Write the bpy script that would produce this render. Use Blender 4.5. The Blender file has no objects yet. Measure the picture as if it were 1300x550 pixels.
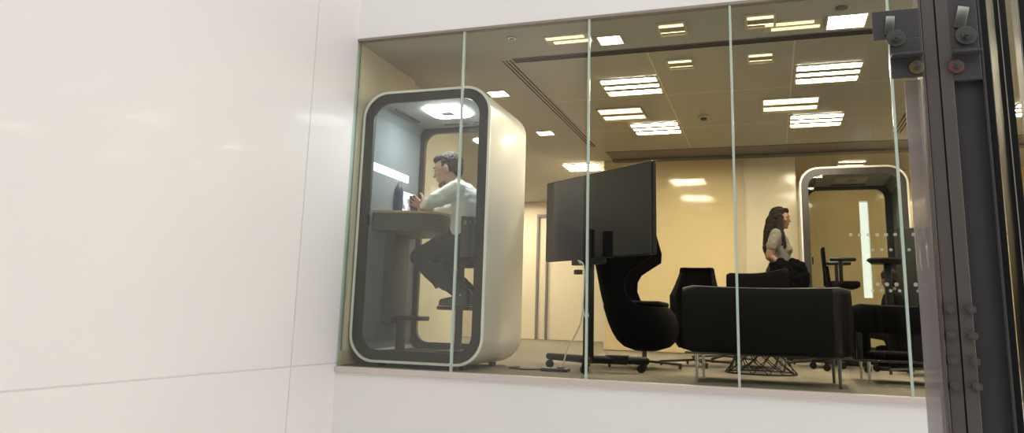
import bpy, bmesh, math, random
from mathutils import Vector, Matrix, noise
random.seed(4)
PI = math.pi
SC = bpy.context.scene
COL = SC.collection

# ------------------------------------------------------------------ materials
def nodes(name):
    m = bpy.data.materials.new(name); m.use_nodes = True
    nt = m.node_tree; b = nt.nodes['Principled BSDF']
    return m, nt, b

def mat(name, col, rough=.5, metal=0., spec=.5, coat=0., noise_scale=0., noise_amt=.12, bump=0., bump_scale=60., dist=.002):
    m, nt, b = nodes(name)
    b.inputs['Base Color'].default_value = (*col, 1)
    b.inputs['Roughness'].default_value = rough
    b.inputs['Metallic'].default_value = metal
    b.inputs['Specular IOR Level'].default_value = spec
    b.inputs['Coat Weight'].default_value = coat
    b.inputs['Coat Roughness'].default_value = .05
    if noise_scale or bump:
        tc = nt.nodes.new('ShaderNodeTexCoord')
    if noise_scale:
        n = nt.nodes.new('ShaderNodeTexNoise'); n.inputs['Scale'].default_value = noise_scale
        n.inputs['Detail'].default_value = 5
        mx = nt.nodes.new('ShaderNodeMix'); mx.data_type = 'RGBA'
        mx.inputs[6].default_value = (*[c*(1-noise_amt) for c in col], 1)
        mx.inputs[7].default_value = (*[min(1, c*(1+noise_amt)) for c in col], 1)
        nt.links.new(tc.outputs['Object'], n.inputs['Vector'])
        nt.links.new(n.outputs['Fac'], mx.inputs[0]); nt.links.new(mx.outputs[2], b.inputs['Base Color'])
    if bump:
        n2 = nt.nodes.new('ShaderNodeTexNoise'); n2.inputs['Scale'].default_value = bump_scale; n2.inputs['Detail'].default_value = 4
        bp = nt.nodes.new('ShaderNodeBump'); bp.inputs['Strength'].default_value = bump; bp.inputs['Distance'].default_value = dist
        nt.links.new(tc.outputs['Object'], n2.inputs['Vector'])
        nt.links.new(n2.outputs['Fac'], bp.inputs['Height']); nt.links.new(bp.outputs['Normal'], b.inputs['Normal'])
    return m

def emit(name, col, s):
    m, nt, b = nodes(name)
    b.inputs['Base Color'].default_value = (*col, 1)
    b.inputs['Emission Color'].default_value = (*col, 1)
    b.inputs['Emission Strength'].default_value = s
    return m

def glass(name, tint, refl=1.0, rough=0.0, ior=1.5, haze=0.0, hazecol=(.6, .6, .6)):
    m = bpy.data.materials.new(name); m.use_nodes = True; nt = m.node_tree
    for n in list(nt.nodes): nt.nodes.remove(n)
    out = nt.nodes.new('ShaderNodeOutputMaterial')
    tr = nt.nodes.new('ShaderNodeBsdfTransparent'); tr.inputs[0].default_value = (*tint, 1)
    gl = nt.nodes.new('ShaderNodeBsdfGlossy'); gl.inputs['Roughness'].default_value = rough; gl.inputs[0].default_value = (refl, refl, refl, 1)
    fr = nt.nodes.new('ShaderNodeFresnel'); fr.inputs['IOR'].default_value = ior
    mx = nt.nodes.new('ShaderNodeMixShader')
    # reflect on the outer side of each sheet only (both surfaces' worth), so that no light is trapped inside it
    ge = nt.nodes.new('ShaderNodeNewGeometry')
    inv = nt.nodes.new('ShaderNodeMath'); inv.operation = 'SUBTRACT'; inv.inputs[0].default_value = 1
    mu = nt.nodes.new('ShaderNodeMath'); mu.operation = 'MULTIPLY'; mu.use_clamp = True
    m2x = nt.nodes.new('ShaderNodeMath'); m2x.operation = 'MULTIPLY'; m2x.inputs[1].default_value = 1.7
    nt.links.new(ge.outputs['Backfacing'], inv.inputs[1]); nt.links.new(inv.outputs[0], mu.inputs[0])
    nt.links.new(fr.outputs[0], m2x.inputs[0]); nt.links.new(m2x.outputs[0], mu.inputs[1])
    nt.links.new(mu.outputs[0], mx.inputs[0]); nt.links.new(gl.outputs[0], mx.inputs[2])
    if haze:
        df = nt.nodes.new('ShaderNodeBsdfDiffuse'); df.inputs[0].default_value = (*hazecol, 1)
        m2 = nt.nodes.new('ShaderNodeMixShader'); m2.inputs[0].default_value = haze
        nt.links.new(tr.outputs[0], m2.inputs[1]); nt.links.new(df.outputs[0], m2.inputs[2])
        nt.links.new(m2.outputs[0], mx.inputs[1])
    else:
        nt.links.new(tr.outputs[0], mx.inputs[1])
    nt.links.new(mx.outputs[0], out.inputs[0])
    return m

def tile_mat(name, col, line, sx, sy, ox, oy, w=.006, rough=.5, spec=.4):
    """flat colour with thin seams every sx / sy metres (object coordinates)"""
    m, nt, b = nodes(name)
    tc = nt.nodes.new('ShaderNodeTexCoord'); sp = nt.nodes.new('ShaderNodeSeparateXYZ')
    nt.links.new(tc.outputs['Object'], sp.inputs[0])
    facs = []
    for ax, s, o in (('X', sx, ox), ('Y', sy, oy)):
        a = nt.nodes.new('ShaderNodeMath'); a.operation = 'SUBTRACT'; a.inputs[1].default_value = o
        nt.links.new(sp.outputs[ax], a.inputs[0])
        c = nt.nodes.new('ShaderNodeMath'); c.operation = 'PINGPONG'; c.inputs[1].default_value = s/2
        nt.links.new(a.outputs[0], c.inputs[0])
        d = nt.nodes.new('ShaderNodeMath'); d.operation = 'LESS_THAN'; d.inputs[1].default_value = w/2
        nt.links.new(c.outputs[0], d.inputs[0]); facs.append(d)
    mxm = nt.nodes.new('ShaderNodeMath'); mxm.operation = 'MAXIMUM'
    nt.links.new(facs[0].outputs[0], mxm.inputs[0]); nt.links.new(facs[1].outputs[0], mxm.inputs[1])
    n = nt.nodes.new('ShaderNodeTexNoise'); n.inputs['Scale'].default_value = 3
    nt.links.new(tc.outputs['Object'], n.inputs['Vector'])
    m1 = nt.nodes.new('ShaderNodeMix'); m1.data_type = 'RGBA'
    m1.inputs[6].default_value = (*[c*.93 for c in col], 1); m1.inputs[7].default_value = (*[c*1.05 for c in col], 1)
    nt.links.new(n.outputs['Fac'], m1.inputs[0])
    mx = nt.nodes.new('ShaderNodeMix'); mx.data_type = 'RGBA'
    mx.inputs[7].default_value = (*line, 1)
    nt.links.new(m1.outputs[2], mx.inputs[6])
    nt.links.new(mxm.outputs[0], mx.inputs[0]); nt.links.new(mx.outputs[2], b.inputs['Base Color'])
    b.inputs['Roughness'].default_value = rough; b.inputs['Specular IOR Level'].default_value = spec
    return m

M = dict(
    wall_white=mat('white_gloss_panel', (.80, .765, .745), .5, spec=.35, coat=.04, noise_scale=.6, noise_amt=.02),
    wall_front=mat('white_paint', (.90, .885, .865), .55, noise_scale=.8, noise_amt=.015),
    joint=mat('panel_joint', (.45, .40, .38), .6),
    dark_wall=mat('dark_blocker', (.010, .010, .012), .45, noise_scale=1.5, noise_amt=.3),  # near-black so the added wall keeps glass reflections dark
    dark_glass=mat('dark_cladding', (.03, .031, .034), .2),
    sill=mat('sill_metal', (.66, .58, .53), .35),
    head=mat('head_trim', (.30, .25, .21), .5),
    joint_glass=mat('glass_edge', (.50, .60, .52), .25, spec=.8),
    pane=glass('clear_pane', (.95, .965, .925), .85),
    room_wall=mat('cream_wall', (.76, .69, .54), .7, noise_scale=1.2, noise_amt=.03),
    yellow=mat('yellow_glossy_wall', (.86, .70, .40), .07, spec=.5, noise_scale=.5, noise_amt=.04),
    pale_wall=mat('pale_door_panel', (.84, .76, .58), .12),
    jamb=mat('cream_jamb', (.66, .56, .38), .4),
    ceil=mat('ceiling_paint', (.46, .44, .385), .7, noise_scale=.8, noise_amt=.05),
    tile=tile_mat('ceiling_tiles', (.36, .345, .30), (.62, .56, .45), 1.082, 1.25, 1.03, .70, .012, .35),
    beam=mat('grey_beam', (.17, .155, .15), .5),
    floor=mat('carpet', (.235, .20, .145), .95, noise_scale=30, noise_amt=.25, bump=.6, bump_scale=400, dist=.004),
    black=mat('black_fabric', (.003, .0024, .002), .9, spec=.06, bump=.25, bump_scale=300),
    brown=mat('dark_brown_leather', (.0045, .003, .0026), .6, spec=.12, bump=.2, bump_scale=60, dist=.003),
    blackp=mat('black_plastic', (.006, .006, .006), .4, spec=.3),
    screen=mat('black_screen', (.010, .010, .013), .06, spec=.6),
    chrome=mat('brushed_steel', (.55, .53, .5), .25, metal=1),
    darkchrome=mat('dark_chrome', (.13, .125, .12), .3, metal=1),
    steel=mat('grey_painted_steel', (.15, .132, .120), .42, metal=.3, noise_scale=9, noise_amt=.12),
    steel2=mat('dark_painted_steel', (.062, .058, .06), .5, metal=.25, noise_scale=7, noise_amt=.12),
    steel3=mat('grey_plate', (.105, .098, .105), .4, metal=.4, noise_scale=12, noise_amt=.1),
    seam=mat('dark_seam', (.012, .010, .010), .6),
    bolt=mat('zinc_bolt', (.33, .33, .29), .3, metal=.9),
    brass=mat('yellow_zinc', (.50, .42, .20), .32, metal=.8),
    copper=mat('copper_washer', (.42, .22, .16), .35, metal=.7),
    post=mat('black_post', (.004, .004, .005), .4),
    edge=mat('pale_edge', (.30, .28, .22), .3),
    pod_white=mat('white_shell', (.68, .665, .62), .38, coat=.2, noise_scale=2, noise_amt=.03),
    pod_rim=mat('white_rim', (.93, .94, .91), .3, coat=.3),
    pod_dark=mat('dark_frame', (.038, .033, .031), .4),
    felt=mat('grey_blue_felt', (.215, .245, .275), .95, spec=.1, bump=.3, bump_scale=500),
    pod_floor=mat('dark_mat', (.055, .05, .046), .9, noise_scale=60, noise_amt=.2),
    pod_ceil=mat('pod_ceiling', (.34, .36, .37), .6),
    pod_glass=glass('pod_glass', (.94, .95, .94), .8),
    wood=mat('oak_edge', (.55, .40, .24), .5, noise_scale=20, noise_amt=.15),
    table_dark=mat('table_dark', (.075, .068, .062), .5),
    skin=mat('skin', (.50, .29, .20), .5, noise_scale=25, noise_amt=.06),
    skin2=mat('skin_woman', (.20, .095, .052), .5, noise_scale=25, noise_amt=.06),
    hair=mat('dark_hair', (.022, .016, .013), .75, bump=.8, bump_scale=140, dist=.004),
    beard=mat('short_stubble', (.17, .10, .072), .8),
    hair2=mat('long_dark_hair', (.006, .0035, .0025), .7, spec=.2, bump=.5, bump_scale=90, dist=.005),
    shirt=mat('white_shirt', (.78, .79, .77), .8, bump=.35, bump_scale=14, dist=.02),
    trousers=mat('dark_trousers', (.020, .021, .024), .9, spec=.2, bump=.12, bump_scale=9, dist=.006),
    shoe=mat('black_shoe', (.012, .011, .010), .35),
    tee=mat('grey_tee', (.15, .135, .115), .85, bump=.3, bump_scale=20, dist=.012),
    coatm=mat('black_coat', (.002, .002, .002), .95, spec=.05, bump=.2, bump_scale=15, dist=.02),
    dark_top=mat('dark_jacket', (.004, .004, .005), .9, spec=.1),
    lens=glass('spectacle_lens', (.95, .95, .95)),
    bottle=mat('navy_bottle', (.022, .035, .095), .35, coat=.3),
    silver=mat('silver_cap', (.7, .68, .64), .25, metal=1),
    laptop=mat('aluminium', (.55, .55, .56), .35, metal=.8),
    white_cable=mat('white_cable', (.75, .74, .7), .5),
    dots=glass('frosted_dot', (.9, .9, .9), .7, .3, 1.45, .30, (.8, .8, .75)),
    band=glass('translucent_panel', (.80, .79, .79), .7, .15, 1.45, .45, (.62, .57, .56)),
    lamp=emit('lamp_warm', (1, .87, .69), 50),
    reflection_dim=emit('reflection_yellow', (1, .78, .42), 1.6),  # glow imitating dim reflected lights
    reflection_pale=emit('reflection_pale', (1, .83, .50), .62),  # faint glow imitating pale reflected bars
    lampw=emit('lamp_square', (1, .90, .78), 10),
    lampc=emit('lamp_cool', (.95, .97, 1), 21),
    strip=emit('strip_white', (1, .97, .97), 1.8),
    fitting=mat('lamp_fitting', (.60, .53, .40), .5),
    louvre=mat('louvre', (.30, .24, .15), .4),
    cab=mat('dark_green_cabinet', (.016, .018, .014), .5, spec=.3),
    bolt_grey=mat('grey_bolt', (.20, .18, .17), .35, metal=.5),
    orange=mat('orange_box', (.62, .25, .06), .6),
    beige_front=mat('beige_panel', (.60, .52, .37), .5),
)
def screen_mat():
    m, nt, b = nodes('laptop_display')
    tc = nt.nodes.new('ShaderNodeTexCoord')
    v = nt.nodes.new('ShaderNodeTexNoise'); v.inputs['Scale'].default_value = 9
    r = nt.nodes.new('ShaderNodeValToRGB')
    e = r.color_ramp.elements
    e[0].position = .40; e[0].color = (.10, .06, .18, 1); e[1].position = .50; e[1].color = (.85, .85, .95, 1)
    nt.links.new(tc.outputs['Object'], v.inputs['Vector']); nt.links.new(v.outputs['Fac'], r.inputs[0])
    nt.links.new(r.outputs[0], b.inputs['Emission Color']); b.inputs['Emission Strength'].default_value = 1.0
    b.inputs['Base Color'].default_value = (.05, .05, .05, 1)
    return m
M['display'] = screen_mat()

# ------------------------------------------------------------------ mesh builder
class MB:
    def __init__(s): s.bm = bmesh.new()
    def box(s, x0, x1, y0, y1, z0, z1, bev=0., seg=2):
        t = bmesh.new(); bmesh.ops.create_cube(t, size=1)
        bmesh.ops.scale(t, vec=(x1-x0, y1-y0, z1-z0), verts=t.verts)
        bmesh.ops.translate(t, vec=((x0+x1)/2, (y0+y1)/2, (z0+z1)/2), verts=t.verts)
        if bev: bmesh.ops.bevel(t, geom=t.edges[:], offset=bev, segments=seg, profile=.5, affect='EDGES')
        s.add(t); return s
    def obox(s, c, size, rot, bev=0., seg=2):
        t = bmesh.new(); bmesh.ops.create_cube(t, size=1)
        bmesh.ops.scale(t, vec=size, verts=t.verts)
        if bev: bmesh.ops.bevel(t, geom=t.edges[:], offset=bev, segments=seg, profile=.5, affect='EDGES')
        bmesh.ops.transform(t, matrix=Matrix.Translation(c) @ rot.to_4x4(), verts=t.verts)
        s.add(t); return s
    def add(s, t):
        me = bpy.data.meshes.new('tmp'); t.to_mesh(me); t.free(); s.bm.from_mesh(me); bpy.data.meshes.remove(me)
    def cyl(s, a, b, r, r2=None, seg=20, bev=0.):
        a, b = Vector(a), Vector(b); d = b-a
        t = bmesh.new()
        bmesh.ops.create_cone(t, cap_ends=True, segments=seg, radius1=r, radius2=r if r2 is None else r2, depth=d.length)
        if bev: bmesh.ops.bevel(t, geom=[e for e in t.edges if len(e.link_faces) == 2 and abs(e.verts[0].co.z-e.verts[1].co.z) < 1e-6], offset=bev, segments=2, affect='EDGES')
        bmesh.ops.transform(t, matrix=Matrix.Translation((a+b)/2) @ d.to_track_quat('Z', 'Y').to_matrix().to_4x4(), verts=t.verts)
        s.add(t); return s
    def ball(s, c, r, mtx=None, u=20, v=14):
        t = bmesh.new(); bmesh.ops.create_uvsphere(t, u_segments=u, v_segments=v, radius=1)
        rr = r if isinstance(r, (tuple, list)) else (r, r, r)
        bmesh.ops.scale(t, vec=rr, verts=t.verts)
        m = Matrix.Translation(c)
        if mtx is not None: m = m @ mtx.to_4x4()
        bmesh.ops.transform(t, matrix=m, verts=t.verts)
        s.add(t); return s
    def cap(s, a, b, ra, rb):
        s.cyl(a, b, ra, rb, 16) if (Vector(a)-Vector(b)).length > 1e-5 else None
        s.ball(a, ra, u=16, v=10); s.ball(b, rb, u=16, v=10); return s
    def chain(s, pts, rs):
        for i in range(len(pts)-1): s.cap(pts[i], pts[i+1], rs[i], rs[i+1])
        return s
    def tube(s, pts, r, seg=10, closed=False):
        pts = [Vector(p) for p in pts]; n = len(pts); rings = []
        up = Vector((0, 0, 1)); prev = None
        for i, p in enumerate(pts):
            a = pts[i-1] if (i > 0 or closed) else p; b = pts[(i+1) % n] if (i < n-1 or closed) else p
            t = (b-a).normalized()
            if prev is None:
                nrm = t.orthogonal().normalized()
            else:
                nrm = (prev - t*prev.dot(t)).normalized()
            prev = nrm; bi = t.cross(nrm)
            rings.append([s.bm.verts.new(p + (nrm*math.cos(2*PI*k/seg)+bi*math.sin(2*PI*k/seg))*r) for k in range(seg)])
        m = n if closed else n-1
        for i in range(m):
            A, B = rings[i], rings[(i+1) % n]
            for k in range(seg): s.bm.faces.new((A[k], A[(k+1) % seg], B[(k+1) % seg], B[k]))
        if not closed:
            s.bm.faces.new(rings[0][::-1]); s.bm.faces.new(rings[-1])
        return s
    def loft(s, rings, caps=True, closed=True):
        R = [[s.bm.verts.new(p) for p in r] for r in rings]
        for A, B in zip(R, R[1:]):
            n = len(A)
            for k in range(n if closed else n-1): s.bm.faces.new((A[k], A[(k+1) % n], B[(k+1) % n], B[k]))
        if caps: s.bm.faces.new(R[0][::-1]); s.bm.faces.new(R[-1])
        return s
    def body(s, secs, n=24):
        """elliptic sections stacked along a spine in the xz plane: (x, y, z, half_x, half_y)"""
        rings = []
        for i, (x, y, z, a, b) in enumerate(secs):
            p0 = Vector((secs[max(i-1, 0)][0], 0, secs[max(i-1, 0)][2])); p1 = Vector((secs[min(i+1, len(secs)-1)][0], 0, secs[min(i+1, len(secs)-1)][2]))
            t = (p1-p0).normalized(); nx = Vector((t.z, 0, -t.x))
            rings.append([Vector((x, y, z)) + nx*a*math.cos(2*PI*k/n) + Vector((0, 1, 0))*b*math.sin(2*PI*k/n) for k in range(n)])
        return s.loft(rings)
    def lathe(s, c, prof, seg=32, a0=0.):
        rings = [[Vector(c)+Vector((r*math.cos(a0+2*PI*k/seg), r*math.sin(a0+2*PI*k/seg), z)) for k in range(seg)] for r, z in prof]
        return s.loft(rings)
    def build(s, name, m, parent=None, smooth=True, mods=(), wtrans=None):
        bmesh.ops.recalc_face_normals(s.bm, faces=s.bm.faces)
        me = bpy.data.meshes.new(name); s.bm.to_mesh(me); s.bm.free()
        o = bpy.data.objects.new(name, me); COL.objects.link(o)
        me.materials.append(m)
        for p in me.polygons: p.use_smooth = smooth
        if smooth and not mods:
            try: me.set_sharp_from_angle(angle=math.radians(40))
            except Exception: pass
        if parent: attach(o, parent)
        return o

def attach(o, parent):
    o.parent = parent
    o.matrix_parent_inverse = Matrix.Identity(4)
    # meshes are written in world coordinates; shift into the parent's frame
    off = world_loc(parent)
    if o.type == 'MESH': o.data.transform(Matrix.Translation(-off))

def world_loc(p):
    v = Vector((0, 0, 0))
    while p: v += Vector(p.location); p = p.parent
    return v

def fuse(o, voxel, smooth=6, fac=.5, disp=0., dscale=.08):
    """union of overlapping closed shapes into one continuous surface"""
    r = o.modifiers.new('r', 'REMESH'); r.mode = 'VOXEL'; r.voxel_size = voxel; r.use_smooth_shade = True
    s = o.modifiers.new('s', 'SMOOTH'); s.iterations = smooth; s.factor = fac
    dg = bpy.context.evaluated_depsgraph_get(); dg.update()
    me = bpy.data.meshes.new_from_object(o.evaluated_get(dg), depsgraph=dg)
    old = o.data; o.modifiers.clear(); o.data = me
    if not me.materials: me.materials.append(old.materials[0])
    if disp:
        nn = [v.normal.copy() for v in me.vertices]
        for v, nv in zip(me.vertices, nn):
            q = v.co/dscale
            v.co += nv*disp*(noise.noise(Vector((q.x, q.y, q.z*1.8)))+.5*noise.noise(q*2.3))
    for p in me.polygons: p.use_smooth = True
    return o

def tag(o, label=None, cat=None, group=None, kind=None):
    if label: o['label'] = label
    if cat: o['category'] = cat
    if group: o['group'] = group
    if kind: o['kind'] = kind
    return o
def empty(name, loc, label, cat, group=None):
    o = bpy.data.objects.new(name, None); COL.objects.link(o); o.location = loc; o.empty_display_size = .1
    return tag(o, label, cat, group)
def struct(mb, name, m, smooth=False):
    return tag(mb.build(name, m, None, smooth), kind='structure')
def copy_tree(o, parent=None):
    c = o.copy(); COL.objects.link(c); c.parent = parent
    for ch in o.children: copy_tree(ch, c)
    return c
def rrect(x0, x1, z0, z1, r, n=10):
    pts = []
    for cx, cz, a in ((x1-r, z1-r, 0), (x0+r, z1-r, 90), (x0+r, z0+r, 180), (x1-r, z0+r, 270)):
        for k in range(n+1):
            t = math.radians(a+90*k/n); pts.append((cx+r*math.cos(t), cz+r*math.sin(t)))
    return pts
def ring_xz(pts, y): return [Vector((x, y, z)) for x, z in pts]

H = 2.436          # soffit height of the glazed room
X1 = 6.6           # right end of the room
DEP = 4.85         # front of the yellow wall

# ------------------------------------------------------------------ the setting
struct(MB().box(-.25, 0, -7.6, -.558, .022, 6).box(-.25, 0, -.550, 0, .022, 6).box(-.25, 0, -7.6, -.558, -3.2, .012).box(-.25, 0, -.550, 0, -3.2, .012)
       .box(-.25, -.006, -7.6, 0, -3.2, 6), 'wall_left', M['wall_white'])
struct(MB().box(-.25, X1+.4, .0, .02, H+.018, 6).box(-.25, X1+.4, .02, .35, H+.06, 6), 'wall_above_window', M['wall_front'])
struct(MB().box(-.25, X1+.4, .0, .30, -3.2, -.045), 'wall_below_window', M['wall_front'])
struct(MB().box(0, X1, -.022, .05, -.045, -.006, .004), 'trim_1', M['sill'])
struct(MB().box(0, X1, -.006, .05, H+.002, H+.020), 'trim_2', M['head'])
struct(MB().box(-.012, 0.0, 0., .06, -.01, H), 'trim_3', M['joint_glass'])
struct(MB().box(-3, X1+.4, .05, 9, -.30, -.008), 'floor', M['floor'])
struct(MB().box(-3, X1+.4, .05, 9, H, H+.06), 'ceiling', M['ceil'])
struct(MB().box(1.03, 4.255, .755, 4.20, H-.004, H+.01), 'ceiling_tiled_field', M['tile'])
struct(MB().box(1.066, X1, 4.27, 4.72, H-.008, H+.01).box(1.066, X1, 4.70, 4.85, H-.03, H+.01), 'ceiling_bulkhead', M['beam'])
# room walls
struct(MB().box(-.2, 0, .05, 1.02, 0, H).box(-.2, -.05, 1.02, 2.3, 0, H), 'wall_left_room', M['room_wall'])
struct(MB().box(0, .016, .03, 1.0, 0, .10).box(-.05, -.034, 1.02, 2.3, 0, .10), 'baseboard_left', M['beige_front'])
struct(MB().box(-3, 1.0, 8.2, 8.4, 0, H), 'wall_back_corridor', M['room_wall'])
struct(MB().box(-3.1, -3, 2.3, 8.4, 0, H).box(-3, -.05, 2.2, 2.3, 0, H), 'wall_corridor_side', M['room_wall'])
struct(MB().box(-.98, -.94, 8.15, 8.2, 0, 2.2).box(-.94, -.45, 8.15, 8.2, 2.15, 2.2).box(-.80, -.77, 8.14, 8.2, 0, 2.2), 'trim_4', M['beam'])
struct(MB().box(.95, 2.60, DEP, DEP+.1, 0, H), 'wall_back', M['yellow'])
struct(MB().box(.93, .955, DEP, 8.2, 0, H), 'wall_back_return', M['room_wall'])
struct(MB().box(2.60, 2.70, DEP-.02, DEP+.1, 0, H), 'trim_5', M['jamb'])
# pale glazed door bay and, beyond it, an added bright slot standing in for a reflection
struct(MB().box(2.70, 3.30, DEP, DEP+.1, 0, H).box(3.20, 3.30, DEP+.1, 6.3, 0, H), 'wall_back_pale', M['pale_wall'])
struct(MB().box(3.3, 4.135, 6.2, 6.3, 0, H).box(4.245, X1, 6.2, 6.3, 0, H).box(4.135, 4.245, 6.2, 6.3, 2.04, H).box(4.135, 4.245, 6.2, 6.3, 0, .75), 'wall_back_right', M['yellow'])
struct(MB().box(X1, X1+.1, 0, 9, 0, H), 'wall_right', M['room_wall'])
struct(MB().box(4.137, 4.243, 6.24, 6.25, .752, 2.038), 'window_9', M['pane'])
# unseen atrium behind the camera; dark wall added to darken glass reflections
struct(MB().box(-.25, 9.5, -7.9, -7.6, -3.2, 5.7), 'reflection_blocker', M['dark_wall'])
struct(MB().box(-.25, 9, -9.4, .3, -3.4, -3.2), 'floor_atrium', M['wall_front'])

# window panes, each a box of glass with a polished joint beside it
mull = [0, .886, 1.8255, 2.771, 3.7075, 4.645, 5.58, X1]
for i in range(7):
    a, b = mull[i], mull[i+1]
    w = tag(MB().box(a+.006, b-.006, .010, .022, -.006, H).build('window_%d' % (i+1), M['pane'], None, False), kind='structure')
    w.location = (0, 0, 0)
    if i in (3, 4):
        mb = MB()
        x = 3.481
        for row, (zz, off, r) in enumerate(((.912, 0, .0105), (.823, .02, .009), (.622, .03, .0115), (.585, .005, .009))):  # some rows are real dots, the others stand in for their reflections
            for k in range(30):
                xx = 3.43 + off + k*(.048 if row != 2 else .050)
                if not (a+.03 < xx < b-.03) or (row != 0 and xx < 3.52): continue
                mb.cyl((xx, .0095, zz), (xx, .008, zz), r, seg=14)
        mb.build('dots_and_reflections', M['dots'], w, False)
for i in range(1, 7):
    struct(MB().box(mull[i]-.0075, mull[i]+.0075, .004, .026, -.006, H), 'trim_%d' % (i+5), M['joint_glass'])

# ------------------------------------------------------------------ ceiling fittings
def louvre_light(x, y, label, w=.48, d=.47, m='lamp', group='square louvred ceiling lights', bars=3):
    t = empty('ceiling_light', (x, y, H-.004), label, 'ceiling light', group)
    z = H-.006
    f = MB(); e = .016
    f.box(x-w/2-e, x+w/2+e, y-d/2-e, y-d/2, z-.012, z).box(x-w/2-e, x+w/2+e, y+d/2, y+d/2+e, z-.012, z)
    f.box(x-w/2-e, x-w/2, y-d/2, y+d/2, z-.012, z).box(x+w/2, x+w/2+e, y-d/2, y+d/2, z-.012, z)
    f.build('frame', M['fitting'], t, False)
    for k in range(bars):
        y0 = y-d/2+d*k/bars; y1 = y0+d/bars
        MB().box(x-w/2, x+w/2, y0+.043, y1-.043, z-.006, z, .002).build('diffuser', M[m], t, False)
        if k: MB().box(x-w/2, x+w/2, y0-.042, y0+.042, z-.010, z).build('louvre_bar', M['louvre'], t, False)
    return t
def square_light(x, y, label, s=.165, m='lampw'):
    t = empty('ceiling_light', (x, y, H-.004), label, 'ceiling light', 'small square downlights')
    z = H
    f = MB(); e = .012; h = s/2
    f.box(x-h-e, x+h+e, y-h-e, y-h, z-.010, z).box(x-h-e, x+h+e, y+h, y+h+e, z-.010, z).box(x-h-e, x-h, y-h, y+h, z-.010, z).box(x+h, x+h+e, y-h, y+h, z-.010, z)
    f.build('frame', M['fitting'], t, False)
    MB().box(x-h, x+h, y-h, y+h, z-.006, z, .002).build('diffuser', M[m], t, False)
louvre_light(1.85, 1.60, 'bright louvred ceiling light, the front one of the left pair above the screen')
louvre_light(1.85, 3.17, 'bright louvred ceiling light in the left row, just behind the dim yellow one')
louvre_light(3.47, 1.60, 'bright wide louvred ceiling light near the third glass joint, front one on the right')
louvre_light(3.46, 3.17, 'bright louvred ceiling light on the right, nearest the back bulkhead')
louvre_light(.58, 5.15, 'louvred ceiling light over the corridor above the left end of the screen')
louvre_light(1.60, 2.52, 'dim yellow louvred fitting added for a reflected light between the two bright ones on the left', .42, .46, 'reflection_dim', bars=2)  # dim louvres glow in place of reflected lights
louvre_light(3.20, 2.52, 'dim yellow louvred fitting added for a reflected light between the two bright ones on the right', .48, .46, 'reflection_dim', bars=2)
louvre_light(2.36, .31, 'small pale twin-bar fitting added for a reflection, left of the third pane joint, by the window head', .17, .22, 'reflection_dim', 'small pale twin-bar reflections', 2)  # twin bars imitate reflections as glowing fittings
louvre_light(2.335, 1.09, 'small pale twin-bar fitting added for a reflection, above the big bright left louvre, second row', .18, .22, 'reflection_dim', 'small pale twin-bar reflections', 2)
louvre_light(2.96, .31, 'small pale twin-bar fitting added for a reflection, beside the long pale bars at the window head', .17, .22, 'reflection_dim', 'small pale twin-bar reflections', 2)
louvre_light(2.95, 1.09, 'small pale twin-bar fitting added for a reflection, just right of the pane joint, second row', .17, .22, 'reflection_dim', 'small pale twin-bar reflections', 2)
louvre_light(5.42, 1.60, 'louvred ceiling light seen between the black posts on the right, upper one')
louvre_light(5.42, 3.17, 'louvred ceiling light seen between the black posts on the right, lower one')
louvre_light(4.85, 4.0, 'half hidden ceiling light just left of the steel column above the far pod', .45, .35)
square_light(.60, 1.56, 'small square downlight just above the top corner of the near pod')
square_light(.605, 3.15, 'small square downlight further back, beyond the near pod')
square_light(1.89, .43, 'small square downlight at the window head on the second pane joint')
square_light(3.52, .47, 'small square downlight at the right end of the long pale bars', .24)
for x0, x1, y0, y1, lb in ((1.42, 1.77, .24, .42, 'pale reflected bars built as a glowing fitting, left of the square downlight on the second joint'),
                           (2.98, 3.36, .36, .54, 'long pale reflected bars built as a glowing fitting, at the window head on the right')):
    t = empty('linear_reflection', ((x0+x1)/2, (y0+y1)/2, H-.004), lb, 'ceiling light')  # added strips imitate pale reflected lights
    MB().box(x0, x1, y0, y1, H-.010, H+.004).build('tray', M['fitting'], t, False)
    MB().box(x0+.01, x1-.05, y0+.02, y0+.07, H-.014, H-.006, .003).build('reflection_bar', M['reflection_pale'], t)
    MB().box(x0+.05, x1-.01, y1-.07, y1-.02, H-.014, H-.006, .003).build('reflection_bar', M['reflection_pale'], t)
louvre_light(-.98, 6.2, 'added louvred ceiling light that brightens the corridor, hidden past the near pod')  # unseen lamps added to brighten the corridor
louvre_light(-1.3, 7.3, 'added unseen louvred ceiling light that brightens the corridor end')
louvre_light(4.0, 5.5, 'added louvred ceiling light to brighten the recess above and behind the far pod', .30, .24)  # lamps added to light the recess wall behind the far pod
louvre_light(5.3, 5.5, 'added louvred ceiling light to brighten the recess at the far right, lowest between the black posts', .34, .30)
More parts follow.
